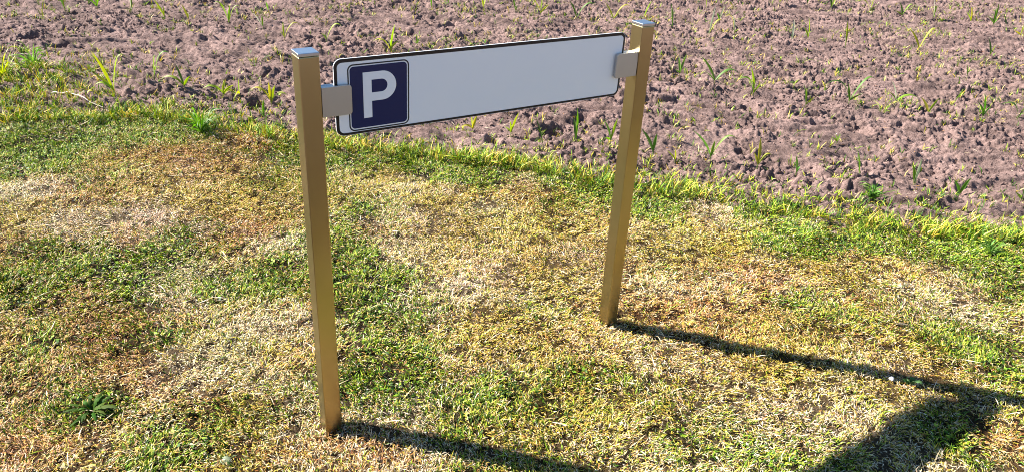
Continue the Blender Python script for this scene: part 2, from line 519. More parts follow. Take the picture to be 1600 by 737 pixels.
# stray grass and sprouts in the soil, straw litter
def sample_field(n):
    u = rs.uniform(-5.5, 8.0, n); v = rs.uniform(1.5, 9.5, n)
    x = u * EX[0] + v * NX[0]; y = u * EX[1] + v * NX[1]
    a = (x + .4703) * RV[0] + (y + 1.5829) * RV[1]; b = (x + .4703) * FV[0] + (y + 1.5829) * FV[1]
    ok = (b > 1.2) & (b < 11) & (np.abs(a) < .80 * b + .75) & (edge_d(x, y) > .0)
    return x[ok], y[ok]
x, y = sample_field(24000)
d = edge_d(x, y)
cor = np.exp(-((x + .55) ** 2 + (y - 4.0) ** 2) / .45 ** 2)
ok = rs.random(len(x)) < (.30 + .6 * cor) * np.clip(.3 + 2.2 * (vnoise(x / .4, y / .4, 121) - .3), .05, 1.6)
x, y = x[ok], y[ok]
def edge_scatter(n, wd):
    u = rs.uniform(-3.6, 4.2, n); v = np.interp(u, _eu, _ev) + rs.exponential(wd, n) - .10
    return u * EX[0] + v * NX[0], u * EX[1] + v * NX[1]
ex, ey = edge_scatter(3000, .18); cx_ = rs.normal(-.6, .28, 420); cy_ = rs.normal(3.95, .38, 420)
okc = edge_d(cx_, cy_) > -.05; cx_, cy_ = cx_[okc], cy_[okc]
x = np.concatenate([x, ex, cx_]); y = np.concatenate([y, ey, cy_])
k = rs.integers(2, 7, len(x)); X = np.repeat(x, k) + rs.normal(0, .006, k.sum()); Y_ = np.repeat(y, k) + rs.normal(0, .006, k.sum())
n = len(X); dd = edge_d(X, Y_)
L = rs.uniform(.018, .050, n) * (1 + .45 * np.clip(dd, 0, 1.2) + .8 * np.exp(-dd / .15) + 1.0 * np.exp(-((X + .55) ** 2 + (Y_ - 4.0) ** 2) / .25))
C = np.where(rs.random(n)[:, None] < .72, C_G[rs.integers(0, 5, n)] * (1.0, 1.05, 1.), C_Y[rs.integers(0, 4, n)])
blades('field_weeds', np.stack([X, Y_, ground_z(X, Y_)], 1), rs.uniform(0, 6.28, n), rs.uniform(.05, .8, n), L, rs.uniform(.0028, .0060, n), rs.uniform(.1, .9, n), C, M_blade)
tag(COL.objects['field_weeds'], 'sparse weed sprouts and stray grass growing over the bare soil', 'weeds', kind='stuff')

x, y = sample_field(22000)
n = len(x); keep = rs.random(n) < .22 + .6 * np.exp(-edge_d(x, y) / .3)
x, y = x[keep], y[keep]; ex, ey = edge_scatter(1400, .2); x = np.concatenate([x, ex]); y = np.concatenate([y, ey]); n = len(x)
C = np.where(rs.random(n)[:, None] < .55, C_P[rs.integers(0, 4, n)], C_O[rs.integers(0, 4, n)] * (.9, .8, .8))
blades('straw_litter', np.stack([x, y, ground_z(x, y) + .003], 1), rs.uniform(0, 6.28, n), rs.uniform(1.2, 1.6, n), rs.uniform(.012, .05, n) ** 1.0, rs.uniform(.0012, .0035, n), rs.uniform(-.1, .3, n), C, M_blade)
tag(COL.objects['straw_litter'], 'bits of dry straw and root scattered over the bare soil', 'straw litter', kind='stuff')

# pale cut stalks strewn over the lawn
x, y = sample_lawn(2300, -.02); n = len(x)
C = C_P[rs.integers(0, 4, n)] * rs.uniform(.9, 1.15, n)[:, None]
blades('cut_straw', np.stack([x, y, ground_z(x, y) + .012], 1), rs.uniform(0, 6.28, n), rs.uniform(1.2, 1.55, n), rs.uniform(.03, .075, n), rs.uniform(.0015, .0032, n), rs.uniform(-.1, .35, n), C, M_blade)
tag(COL.objects['cut_straw'], 'bleached cut grass stalks lying loose on the lawn', 'cut grass', kind='stuff')

# loose crumbs of soil
ico = bmesh.new(); bmesh.ops.create_icosphere(ico, subdivisions=1, radius=1)
iv = np.array([v.co[:] for v in ico.verts]); iff = np.array([[v.index for v in f.verts] for f in ico.faces]); ico.free()
x, y = sample_field(200000)
u, v = uv_of(x, y)
ok = rs.random(len(x)) < np.clip(.28 + 1.2 * fbm(x, y, .45, 3, 131), .04, 1)
x, y = x[ok][:60000], y[ok][:60000]; n = len(x)
sz = .0022 + .010 * rs.random(n) ** 3.2
V = iv[None] * rs.uniform(.55, 1.25, (n, len(iv), 1))
V = V * (sz[:, None, None] * rs.uniform(.7, 1.3, (n, 1, 3)))
th = rs.uniform(0, 6.28, n); c_, s_ = np.cos(th)[:, None], np.sin(th)[:, None]
V = np.stack([V[..., 0] * c_ - V[..., 1] * s_, V[..., 0] * s_ + V[..., 1] * c_, V[..., 2]], -1)
V += np.stack([x, y, ground_z(x, y) + sz * .35], 1)[:, None]
F = (iff[None] + (np.arange(n) * len(iv))[:, None, None]).reshape(-1, 3)
cr = link('soil_crumbs', mesh_np('soil_crumbs', V.reshape(-1, 3), [F]), M_soil)
tag(cr, 'loose crumbs and small clods of dry soil on the field', 'soil clods', kind='stuff')

# ------------------------------------------------------------ plants
def ribbon(pts, width, rgb_a, rgb_b, fold=.35, seg=9, prof=None, side=None):
    """leaf along a quadratic curve: V-folded strip, three verts across, tapering"""
    p0, p1, p2 = [Vector(p) for p in pts]
    V, C = [], []
    for i in range(seg):
        t = i / (seg - 1)
        c = p0 * (1 - t) ** 2 + p1 * 2 * t * (1 - t) + p2 * t * t
        tan = (p1 - p0) * 2 * (1 - t) + (p2 - p1) * 2 * t
        if tan.length < 1e-6: tan = Vector((0, 0, 1))
        tan.normalize()
        s = side - tan * side.dot(tan)
        s.normalize()
        nrm = s.cross(tan)
        wv = (prof or (lambda t: (.45 + 1.9 * t - .6 * t * t) if t < .35 else 1.04 * (1 - ((t - .35) / .65) ** 1.7) + .03))(t) * width * .5
        V += [c - s * wv + nrm * wv * fold, c, c + s * wv + nrm * wv * fold]
        mix = [rgb_a[j] * (1 - t) + rgb_b[j] * t for j in range(3)]
        C += [[q * 1.0 for q in mix], [q * .8 for q in mix], [q * 1.0 for q in mix]]
    F = []
    for i in range(seg - 1):
        a = i * 3
        F += [[a, a + 1, a + 4, a + 3], [a + 1, a + 2, a + 5, a + 4]]
    me = mesh_np('leaf', np.array([v[:] for v in V]), [np.array(F)], True)
    set_col(me, np.array(C))
    return me

def stem_mesh(top, r0, r1, rgb):
    V, F, C = [], [], []
    for k in range(4):
        t = k / 3; c = Vector(top) * t; c.z += -.02 * (1 - t)
        for j in range(6):
            a = j * math.pi / 3; r = r0 + (r1 - r0) * t
            V.append((c.x + r * math.cos(a), c.y + r * math.sin(a), c.z)); C.append([q * (.8 + .3 * t) for q in rgb])
    for k in range(3):
        for j in range(6):
            F.append([k * 6 + j, k * 6 + (j + 1) % 6, k * 6 + 6 + (j + 1) % 6, k * 6 + 6 + j])
    me = mesh_np('stem', np.array(V), [np.array(F)], True); set_col(me, np.array(C))
    return me

PLANTS = [
 ('m', [-0.37, 5.983], [[0.053, -0.015, 0.191, 0]], 'single thin upright maize blade near the top left corner of the field'),
 ('m', [-0.18, 6.081], [[-0.035, 0.047, 0.189, 0], [0.029, -0.019, 0.187, 0]], 'two-leaved seedling beside a dark hollow, second from the left at the top edge'),
 ('m', [0.088, 6.22], [[-0.095, 0.051, 0.077, 1], [0.002, -0.034, 0.186, 0], [0.063, -0.053, 0.186, 0]], 'bushy bright seedling with one leaf drooping left at the top edge'),
 ('m', [0.337, 5.91], [[0.025, -0.024, 0.237, 0], [0.04, -0.062, 0.209, 0]], 'upright seedling with a pale glossy leaf, straight above the long leaning one on the left'),
 ('m', [-0.114, 3.495], [[-0.081, 0.024, 0.291, 0], [0.108, -0.039, 0.243, 1], [-0.099, 0.081, 0.138, 0], [-0.099, 0.05, 0.066, 1]], 'tall sprawling seedling with long leaf leaning left, beside the lawn edge on the left'),
 ('m', [0.564, 5.586], [[-0.064, 0.04, 0.177, 0], [0.007, 0.03, 0.107, 0]], 'yellow green seedling leaning left, left one of a leaning pair behind the left post'),
 ('m', [0.743, 5.472], [[-0.035, 0.054, 0.156, 0], [0.007, 0.02, 0.087, 0]], 'yellow green seedling leaning left, right one of a leaning pair'),
 ('m', [1.047, 5.287], [[-0.095, 0.059, 0.182, 1], [0.109, -0.077, 0.162, 1], [0.027, -0.006, 0.17, 0]], 'wide seedling arching to both sides, a small gap above the left post'),
 ('m', [1.24, 4.86], [[-0.072, 0.018, 0.145, 0], [-0.0, 0.004, 0.132, 0]], 'seedling with one white bleached leaf pointing left, left of the post cap'),
 ('m', [1.336, 4.608], [[0.001, -0.017, 0.172, 0], [0.132, -0.065, 0.141, 1], [-0.032, -0.009, 0.092, 0]], 'seedling with an upright leaf and one arching right over the left post cap'),
 ('m', [1.497, 5.586], [[-0.012, 0.022, 0.112, 0]], 'small thin seedling high above the left post'),
 ('m', [0.14, 3.635], [[0.128, -0.063, 0.18, 1], [0.037, -0.046, 0.163, 1]], 'seedling with its leaf arching right, left one of the row behind the left lawn edge'),
 ('m', [0.302, 3.445], [[-0.03, 0.05, 0.174, 0], [-0.125, 0.115, 0.057, 1], [0.033, -0.059, 0.11, 0]], 'seedling with one dark leaf up and one yellow leaf drooping left'),
 ('m', [0.508, 3.282], [[0.021, 0.0, 0.125, 0], [-0.119, 0.047, 0.067, 1], [0.064, -0.045, 0.098, 0]], 'three-leaved seedling, short upright leaf with a long flat leaf to the left'),
 ('m', [0.598, 3.213], [[0.003, -0.007, 0.133, 0], [-0.085, -0.158, 0.012, 1]], 'narrow yellow seedling bent like a hook, between two spreading seedlings'),
 ('m', [0.716, 2.907], [[-0.005, -0.01, 0.17, 0], [-0.097, 0.091, 0.101, 1], [0.027, -0.032, 0.152, 0], [0.086, -0.086, 0.092, 1]], 'spreading four-leaved seedling just left of the left post'),
 ('m', [0.417, 2.685], [[-0.007, 0.019, 0.164, 0]], 'single dark stalk standing at the lawn edge left of the left post'),
 ('m', [0.608, 2.695], [[0.006, -0.008, 0.142, 0], [-0.037, 0.048, 0.098, 0]], 'small two-leaved seedling below the spreading one left of the left post'),
 ('m', [1.609, 4.321], [[-0.013, -0.01, 0.106, 0], [0.116, -0.095, 0.153, 1], [-0.025, 0.039, 0.08, 0]], 'seedling with a leaf arching right in front of a dark hollow left of the sign'),
 ('m', [2.028, 3.937], [[0.036, -0.025, 0.248, 0], [-0.117, 0.083, 0.093, 1], [0.053, -0.057, 0.116, 0]], 'tall seedling with three leaves standing right above the blue P square'),
 ('m', [2.25, 3.875], [[-0.017, -0.024, 0.116, 0], [0.035, 0.007, 0.066, 0], [-0.042, -0.001, 0.059, 0]], 'short yellow seedling just above the sign edge, right of the P square'),
 ('m', [3.33, 5.281], [[0.003, 0.023, 0.142, 0], [-0.049, 0.025, 0.025, 0]], 'seedling at the top edge above the left half of the sign'),
 ('m', [3.106, 5.253], [[0.007, 0.028, 0.145, 0]], 'thin seedling at the top edge, left of the one above the sign'),
 ('m', [3.661, 5.108], [[-0.025, 0.01, 0.167, 0], [0.038, 0.005, 0.131, 0]], 'seedling at the top edge above the middle of the sign'),
 ('m', [3.932, 4.887], [[-0.035, 0.029, 0.183, 0], [0.015, -0.03, 0.085, 0]], 'forked seedling at the top edge right of the sign middle'),
 ('m', [4.058, 4.585], [[0.01, 0.011, 0.239, 0], [-0.158, 0.124, 0.15, 1], [0.076, -0.04, 0.128, 0]], 'seedling with an upright leaf and one drooping left, above the right half of the sign'),
 ('m', [4.414, 4.435], [[-0.073, 0.049, 0.2, 0], [0.154, -0.129, 0.162, 1]], 'thin seedling with a yellow leaf arching right, left of the right post'),
 ('m', [4.665, 4.129], [[-0.086, 0.071, 0.201, 0], [0.132, -0.122, 0.161, 1], [0.059, -0.027, 0.094, 0]], 'forked seedling right above the right sign corner'),
 ('m', [2.919, 3.853], [[-0.03, 0.031, 0.047, 0], [-0.001, -0.008, 0.059, 0]], 'tiny pale seedling touching the upper edge of the sign'),
 ('m', [1.68, 1.968], [[-0.003, 0.024, 0.118, 0], [-0.075, 0.031, 0.039, 1], [0.016, -0.019, 0.125, 0]], 'seedling just under the lower sign edge, left of the middle'),
 ('m', [1.878, 1.84], [[-0.026, 0.04, 0.058, 0], [0.03, -0.03, 0.164, 0], [-0.001, 0.016, 0.1, 0]], 'forked seedling under the lower sign edge with its right leaf taller'),
 ('m', [1.916, 1.535], [[-0.056, 0.048, 0.217, 0]], 'single dark leaning stalk under the sign, midway to the right post'),
 ('m', [2.153, 1.534], [[-0.006, 0.037, 0.158, 0], [0.01, 0.029, 0.219, 0]], 'narrow upright seedling beside a dark hollow under the sign'),
 ('m', [2.331, 1.416], [[-0.042, 0.046, 0.153, 0], [0.033, -0.001, 0.165, 0], [-0.047, 0.008, 0.051, 0]], 'dark forked seedling touching the right post on its left side'),
 ('m', [4.991, 4.018], [[0.063, -0.029, 0.194, 0]], 'seedling mostly hidden behind the right post cap'),
 ('m', [4.987, 3.57], [[-0.03, 0.046, 0.247, 0], [-0.056, 0.032, 0.029, 0]], 'upright seedling, first to the right of the right post cap'),
 ('m', [5.143, 3.233], [[0.021, -0.011, 0.306, 0], [0.098, -0.07, 0.165, 1]], 'tall seedling with a pale leaf leaning right, second from the right post cap'),
 ('m', [5.826, 3.7], [[0.047, 0.0, 0.188, 0], [-0.044, 0.018, 0.116, 0]], 'small seedling with a bleached tip behind two taller ones'),
 ('m', [5.536, 3.229], [[-0.048, 0.027, 0.222, 0], [-0.13, 0.055, 0.19, 1], [0.031, -0.027, 0.081, 0]], 'bushy seedling with a curled pale leaf and orange dry base'),
 ('m', [6.218, 4.254], [[-0.021, 0.024, 0.171, 0]], 'thin bluish stalk at the top edge right of the right post'),
 ('m', [7.334, 4.09], [[-0.003, 0.034, 0.155, 0], [0.075, -0.021, 0.123, 0]], 'seedling at the top edge, left one of three close together on the right'),
 ('m', [7.615, 3.884], [[-0.073, 0.039, 0.181, 0], [0.021, 0.021, 0.171, 0]], 'seedling at the top edge beside a dark clod shadow'),
 ('m', [7.957, 3.775], [[-0.07, 0.026, 0.207, 0], [0.04, -0.005, 0.184, 0]], 'dark leafy seedling at the top edge by orange dry stems'),
 ('m', [8.189, 3.393], [[-0.021, -0.01, 0.216, 0], [-0.171, 0.114, 0.126, 1], [0.029, -0.051, 0.1, 0]], 'three-leaved seedling near the top edge with one leaf drooping left'),
 ('m', [5.92, 2.81], [[-0.009, 0.033, 0.235, 0], [0.002, 0.023, 0.097, 0]], 'upright pale seedling, left one of an upright pair'),
 ('m', [6.092, 2.746], [[-0.064, 0.018, 0.237, 0], [-0.058, 0.043, 0.13, 0]], 'upright seedling, right one of an upright pair'),
 ('m', [6.171, 2.372], [[-0.06, 0.024, 0.266, 0], [-0.083, 0.057, 0.131, 1]], 'upright seedling standing alone with a dry leaf to its left'),
 ('m', [8.491, 3.144], [[-0.065, 0.05, 0.185, 0], [0.057, -0.069, 0.155, 1], [-0.072, 0.077, 0.081, 0]], 'V-shaped seedling near the top edge above a dark furrow'),
 ('m', [8.682, 2.861], [[-0.126, 0.072, 0.219, 1], [-0.01, 0.003, 0.159, 0]], 'seedling with one broad pale leaf bent to the left at the top right'),
 ('m', [9.059, 2.59], [[-0.083, 0.026, 0.204, 0], [-0.11, 0.041, 0.135, 0]], 'narrow upright seedling at the top right'),
 ('m', [9.115, 2.361], [[-0.047, 0.011, 0.282, 0], [-0.105, 0.062, 0.121, 0], [0.047, -0.001, 0.094, 0], [-0.016, 0.04, 0.223, 0]], 'large bushy seedling at the top right'),
 ('m', [9.136, 2.218], [[-0.091, 0.062, 0.2, 0]], 'single dark blade right of the bushy seedling at the top right'),
 ('m', [6.763, 1.966], [[-0.135, 0.092, 0.221, 0], [0.1, -0.058, 0.211, 1]], 'V-shaped seedling with long arms, standing alone at the upper right'),
 ('m', [7.443, 1.599], [[-0.042, 0.056, 0.187, 0], [-0.001, -0.011, 0.136, 0]], 'dark two-leaved seedling below the bushy one at the upper right'),
 ('m', [8.764, 1.903], [[0.006, 0.018, 0.144, 0], [-0.086, 0.053, 0.08, 0]], 'yellowish seedling at the right picture edge'),
 ('m', [3.691, 2.193], [[0.027, -0.012, 0.184, 0], [-0.016, 0.029, 0.158, 0], [-0.037, 0.026, 0.059, 0]], 'seedling right of the right post, first of the row with long shadows'),
 ('m', [3.861, 1.979], [[-0.11, 0.091, 0.21, 0], [0.149, -0.09, 0.095, 1], [-0.1, 0.034, 0.104, 0]], 'seedling with a leaf arching right over its long shadow, second of the row'),
 ('m', [4.027, 1.72], [[-0.081, 0.023, 0.236, 0], [-0.132, 0.067, 0.132, 1], [0.012, -0.03, 0.118, 0]], 'seedling with a flat leaf to the left and an upright leaf, third of the row'),
 ('m', [4.106, 1.32], [[-0.065, 0.024, 0.198, 0], [-0.047, -0.0, 0.165, 0], [0.026, -0.039, 0.096, 0]], 'thin pale stalk with a small dark leaf, left of the wide seedling'),
 ('m', [4.538, 1.251], [[-0.166, 0.124, 0.143, 1], [0.144, -0.073, 0.192, 1], [0.067, -0.058, 0.099, 0], [-0.046, 0.022, 0.163, 0]], 'widest seedling, arching evenly to both sides over a long dark shadow'),
 ('m', [4.844, 1.067], [[-0.069, 0.042, 0.185, 0], [0.151, -0.093, 0.054, 1], [-0.052, 0.058, 0.095, 0]], 'seedling with a pale leaf drooping right beyond its shadow'),
 ('m', [4.958, 0.86], [[-0.051, 0.068, 0.134, 0], [0.026, -0.027, 0.143, 0]], 'small V-shaped seedling right of the drooping one'),
 ('m', [5.336, 0.88], [[0.053, -0.022, 0.148, 0]], 'thin seedling leaning right in a smooth patch of soil'),
 ('m', [5.231, 0.601], [[-0.057, 0.028, 0.199, 0], [-0.046, 0.056, 0.126, 0], [0.009, -0.026, 0.091, 1]], 'full green seedling near the right edge with three leaves'),
 ('m', [5.432, 0.45], [[-0.104, 0.1, 0.106, 1], [0.019, -0.013, 0.129, 0]], 'seedling at the right picture edge with a leaf arching left'),
 ('m', [2.463, 1.175], [[-0.07, 0.066, 0.163, 0], [0.002, 0.001, 0.142, 0]], 'dark green forked seedling close to the right side of the right post'),
 ('m', [2.48, 1.009], [[-0.061, 0.03, 0.081, 0], [-0.015, 0.01, 0.087, 0]], 'low seedling lying over its shadow just behind the lawn edge'),
 ('m', [2.73, 0.971], [[-0.13, 0.058, 0.192, 0], [0.087, -0.095, 0.154, 1], [0.009, -0.004, 0.131, 0], [0.039, -0.029, 0.062, 0]], 'large seedling at the lawn edge with a long yellow leaf arching right'),
 ('m', [2.845, 0.719], [[-0.0, 0.025, 0.186, 0], [-0.055, 0.004, 0.109, 0], [0.059, -0.037, 0.088, 1]], 'upright green seedling behind the lawn edge with its shadow stretching right'),
 ('m', [3.045, 0.591], [[-0.025, 0.017, 0.135, 0], [0.014, -0.003, 0.071, 0]], 'small dark seedling between the lawn edge and the wide seedling'),
 ('m', [3.395, 0.409], [[-0.037, 0.043, 0.192, 0], [-0.0, 0.002, 0.069, 0], [-0.027, 0.024, 0.025, 0]], 'dense upright green seedling behind the lawn edge'),
 ('m', [3.579, 0.179], [[-0.008, 0.005, 0.18, 0], [-0.03, 0.03, 0.135, 0]], 'seedling with one broad pale leaf leaning right by the lawn edge'),
 ('m', [3.761, 0.003], [[0.008, -0.024, 0.14, 0], [-0.049, 0.038, 0.115, 0], [-0.166, -0.045, 0.012, 1]], 'broad-leaved V-shaped seedling nearest the right end of the lawn edge'),
 ('m', [2.968, 0.002], [[-0.007, -0.018, 0.157, 0]], 'single blade rising from the lawn edge on the right'),
 ('m', [3.926, -0.245], [[0.017, 0.024, 0.121, 0], [-0.024, 0.035, 0.066, 0]], 'dark seedling cut by the right picture edge above the lawn'),
 ('m', [3.75, 0.803], [[0.03, 0.012, 0.062, 0], [-0.034, 0.009, 0.069, 0], [-0.038, 0.022, 0.047, 0]], 'tiny seedling in front of the widest one'),
 ('m', [6.177, 1.198], [[-0.056, 0.022, 0.152, 0]], 'dark stalk rising beside a deep hole on the right'),
 ('t', [0.231, 2.677], [[-0.11, 0.044, 0.117, 0], [-0.063, 0.009, 0.149, 0], [0.003, -0.021, 0.191, 0], [0.064, -0.018, 0.143, 0], [0.093, -0.09, 0.119, 0], [0.074, -0.038, 0.025, 0], [-0.044, 0.013, 0.09, 0], [0.031, -0.053, 0.167, 0], [-0.104, 0.05, 0.043, 0]], 'dense star-shaped grass tuft on the lawn edge left of the left post'),
 ('t', [3.185, 0.201], [[0.021, -0.002, 0.105, 0], [-0.111, 0.002, 0.012, 0], [0.022, -0.012, 0.051, 0], [0.103, -0.076, 0.061, 0], [0.0, -0.08, 0.012, 0], [-0.04, 0.028, 0.044, 0], [0.008, 0.026, 0.085, 0]], 'spreading grass tuft behind the lawn edge on the right'),
 ('t', [-0.519, 4.329], [[0.036, -0.047, 0.197, 0], [-0.025, 0.034, 0.148, 0], [0.089, -0.081, 0.139, 0], [-0.078, 0.033, 0.082, 0], [0.067, -0.06, 0.189, 0], [0.106, -0.104, 0.071, 0], [-0.013, 0.041, 0.1, 0]], 'tall bright grass tuft in the upper left corner of the lawn'),
 ('t', [-0.706, 4.242], [[0.051, -0.046, 0.182, 0], [0.031, -0.046, 0.218, 0], [0.058, -0.078, 0.129, 0], [-0.007, -0.027, 0.149, 0]], 'grass tuft cut by the left picture edge'),
 ('t', [3.153, -0.448], [[-0.062, 0.023, 0.101, 0], [-0.018, 0.007, 0.104, 0], [0.027, -0.012, 0.07, 0], [-0.016, 0.047, 0.041, 0], [-0.001, 0.029, 0.103, 0]], 'bright grass tuft at the right end of the lawn edge'),
]
GREENS = [(.20, .32, .035), (.28, .38, .04), (.12, .24, .035), (.34, .40, .05), (.15, .27, .05)]
rp = random.Random(9)
def build_plant(kind, base, tips, label):
    bx, by = base
    bz = float(ground_z(np.array([bx]), np.array([by]))[0])
    tuftk = kind == 't'
    root = empty('grass_tuft' if tuftk else 'maize_seedling', (bx, by, bz))
    tag(root, label, 'grass tuft' if tuftk else 'seedling', 'grass tufts along the lawn edge' if tuftk else 'maize seedlings in the field')
    H = max(t[2] for t in tips)
    mx = sum(t[0] for t in tips) / len(tips); my = sum(t[1] for t in tips) / len(tips)
    nh = 0.004 if tuftk else min(.035, H * .28)
    top = Vector((mx * .12, my * .12, nh))
    g = rp.choice(GREENS)
    if not tuftk:
        link('stem', stem_mesh(top, .0030, .0026, (.30, .27, .13) if rp.random() < .5 else (.16, .2, .06)), M_leaf, root)
    ltips = list(tips)
    if tuftk:
        for q in range(34):
            a = rp.uniform(0, 6.28); l = rp.uniform(.35, 1.0) * H
            ltips.append((l * .9 * math.cos(a), l * .9 * math.sin(a), l * rp.uniform(.3, .9), rp.random() < .5))
    for q, (tx, ty, tz, arch) in enumerate(ltips):
        tip = Vector((tx, ty, tz - (0 if q else 0)))
        st = top * rp.uniform(.75, 1.0) if not tuftk else Vector((rp.gauss(0, .008), rp.gauss(0, .008), 0))
        span = (tip - st)
        if arch:
            mid = st + Vector((span.x * .45, span.y * .45, max(span.z, 0) * 1.0 + span.length * .42))
        else:
            mid = st + span * .5 + Vector((-span.x * .15, -span.y * .15, span.z * .10 + .004))
        ln = span.length
        wd = (.006 + .004 * rp.random()) if tuftk else min(.018, .0078 + .09 * ln * rp.uniform(.75, 1.15))
        if 'stalk' in label or 'single' in label: wd *= .55
        # the blade turns its broad face roughly across its own plane
        az = math.atan2(tip.y, tip.x) + math.pi / 2 if (abs(tip.x) + abs(tip.y)) > .01 else rp.uniform(0, 6.28)
        az = az + rp.uniform(-.7, .7)
        if not arch: az = math.atan2(RV[1], RV[0]) + rp.uniform(-.8, .8)
        side = Vector((math.cos(az), math.sin(az), rp.uniform(-.2, .2)))
        if arch: side = Vector((FV[0], FV[1], rp.uniform(.4, 1.0)))
        gg = [c * rp.uniform(.85, 1.15) for c in g]
        yel = (gg[0] * 1.4, gg[1] * 1.2, gg[2] * 1.1) if rp.random() < .4 else gg
        if 'pale' in label and q == 0: gg = [.34, .40, .22]; yel = [.5, .52, .36]
        if ('bleached' in label or 'dry leaf' in label) and q == (1 if 'dry' in label else 0): gg = [.3, .33, .18]; yel = [.72, .68, .55]
        if 'dark' in label and q == 0: gg = [.07, .13, .03]; yel = [.08, .15, .03]
        link('blade' if tuftk else 'leaf', ribbon((st, mid, tip), wd, yel if rp.random() < .4 else gg, gg if rp.random() < .5 else yel, fold=rp.uniform(.2, .6), side=side), M_leaf, root)
for pl in PLANTS:
    build_plant(*pl)

# dark broad-leaved weed in the lawn
def rosette(name, label, cat, loc, n, ln, wd, rgb, spread=1.0, seed=1, matl=None):
    rr = random.Random(seed)
    z = float(ground_z(np.array([loc[0]]), np.array([loc[1]]))[0])
    root = empty(name, (loc[0], loc[1], z)); tag(root, label, cat)
    for k in range(n):
        a = k / n * 6.283 + rr.uniform(-.6, .6); l = ln * rr.uniform(.35, 1.1)
        tip = Vector((math.cos(a) * l * spread, math.sin(a) * l * spread, rr.uniform(.012, .035)))
        mid = Vector((tip.x * .55, tip.y * .55, rr.uniform(.025, .05)))
        side = Vector((-math.sin(a), math.cos(a), rr.uniform(-.4, .4)))
        c = [q * rr.uniform(.7, 1.2) for q in rgb]
        wob = rr.uniform(0, 6)
        prof = lambda t, w_=wob: max(.04, math.sin(math.pi * min(1, .06 + t * .94)) ** .7 * (1 + .28 * math.sin(t * 26 + w_)))
        link('leaf', ribbon((Vector((0, 0, .004)), mid, tip), wd * rr.uniform(.75, 1.2), c, c, .3, 17, prof, side), matl or M_leaf, root)
    return root
rosette('dandelion_plant', 'dark green broad-leaved weed spread flat in the dry straw', 'weed', (-.581, .436), 34, .088, .010, (.055, .10, .010), seed=4, matl=M_weed)
rosette('plantain_weed', 'small weed with pale green leaves at the tip of the far post shadow', 'weed', (1.838, -.80), 8, .045, .015, (.10, .19, .05), seed=7)
lf = rosette('fallen_leaf', 'lone pale grey green leaf standing up out of the grass at the bottom edge', 'leaf', (-.293, .017), 2, .055, .028, (.30, .36, .27), .4, seed=2)

# bleached stalk lying where lawn and field meet
def stalk(name, label, pts, r, rgb):
    bm = bmesh.new(); rings = []
    P = [Vector(p) for p in pts]
    for i, p_ in enumerate(P):
        t = (P[min(i + 1, len(P) - 1)] - P[max(i - 1, 0)]).normalized()
        a = t.orthogonal().normalized(); b = t.cross(a)
        rr_ = r * (1 - .6 * i / (len(P) - 1)) * (1.25 if i % 3 == 0 else 1)
        rings.append([bm.verts.new(p_ + (a * math.cos(k) + b * math.sin(k)) * rr_) for k in [j * math.pi / 3 for j in range(6)]])
    for A, B in zip(rings, rings[1:]):
        for j in range(6): bm.faces.new((A[j], A[(j + 1) % 6], B[(j + 1) % 6], B[j]))
    bm.faces.new(rings[0][::-1]); bm.faces.new(rings[-1])
    me = bpy.data.meshes.new(name); bm.to_mesh(me); bm.free()
    set_col(me, np.tile(np.array(rgb), (len(me.vertices), 1)))
    return tag(link(name, me, M_leaf), label, 'dry stalk')
def gz(x, y): return float(ground_z(np.array([x]), np.array([y]))[0])
pts = []
for i in range(10):
    t = i / 9; x_ = -.48 + .285 * t + .015 * math.sin(t * 5); y_ = 3.739 - .426 * t
    pts.append((x_, y_, gz(x_, y_) + .012 + .012 * math.sin(t * 3.1)))
stalk('dry_stalk', 'long bleached stalk lying between the tall corner tuft and the sprawling seedling', pts, .0042, (.72, .66, .58))

# white pebble in the grass beside the shadow
bm = bmesh.new(); bmesh.ops.create_icosphere(bm, subdivisions=3, radius=.009)
for v_ in bm.verts:
    v_.co = v_.co * (1 + .25 * math.sin(v_.co.x * 300 + 1) * math.cos(v_.co.y * 260)); v_.co.z *= .7
me = bpy.data.meshes.new('pebble'); bm.to_mesh(me); bm.free()
mp_, _t, _b = mat('pebble_white', (.72, .70, .68), .7)
pb = link('pebble', me, mp_); pb.location = (1.791, -.757, gz(1.791, -.757) + .016)
tag(pb, 'small white pebble at the edge of the far post shadow', 'pebble')

# ------------------------------------------------------------ the parking sign
H = 1.15; S = 1.1132; PW = .0499
LX, LY, MX, MY = .02364, .02228, -.04523, -.01337
root = empty('parking_sign', (0, 0, 0))
tag(root, 'low parking sign board held between two square brushed steel posts in the grass', 'parking sign')

def prism(outline, y0, y1, name, matl, parent, mapf, bev=0.0):
    """outline: list of (x,z), extruded from y0 (front) to y1 (back)"""
    bm = bmesh.new()
    A = [bm.verts.new(mapf(x, y0, z)) for x, z in outline]
    B = [bm.verts.new(mapf(x, y1, z)) for x, z in outline]
    n = len(A)
    bm.faces.new(A[::-1]); bm.faces.new(B)
    for i in range(n): bm.faces.new((A[i], A[(i + 1) % n], B[(i + 1) % n], B[i]))
    bmesh.ops.recalc_face_normals(bm, faces=bm.faces)
    if bev:
        bmesh.ops.bevel(bm, geom=[e for e in bm.edges if e.calc_face_angle(0) > .6], offset=bev, segments=2, affect='EDGES', profile=.6)
    me = bpy.data.meshes.new(name); bm.to_mesh(me); bm.free()
    return link(name, me, matl, parent)

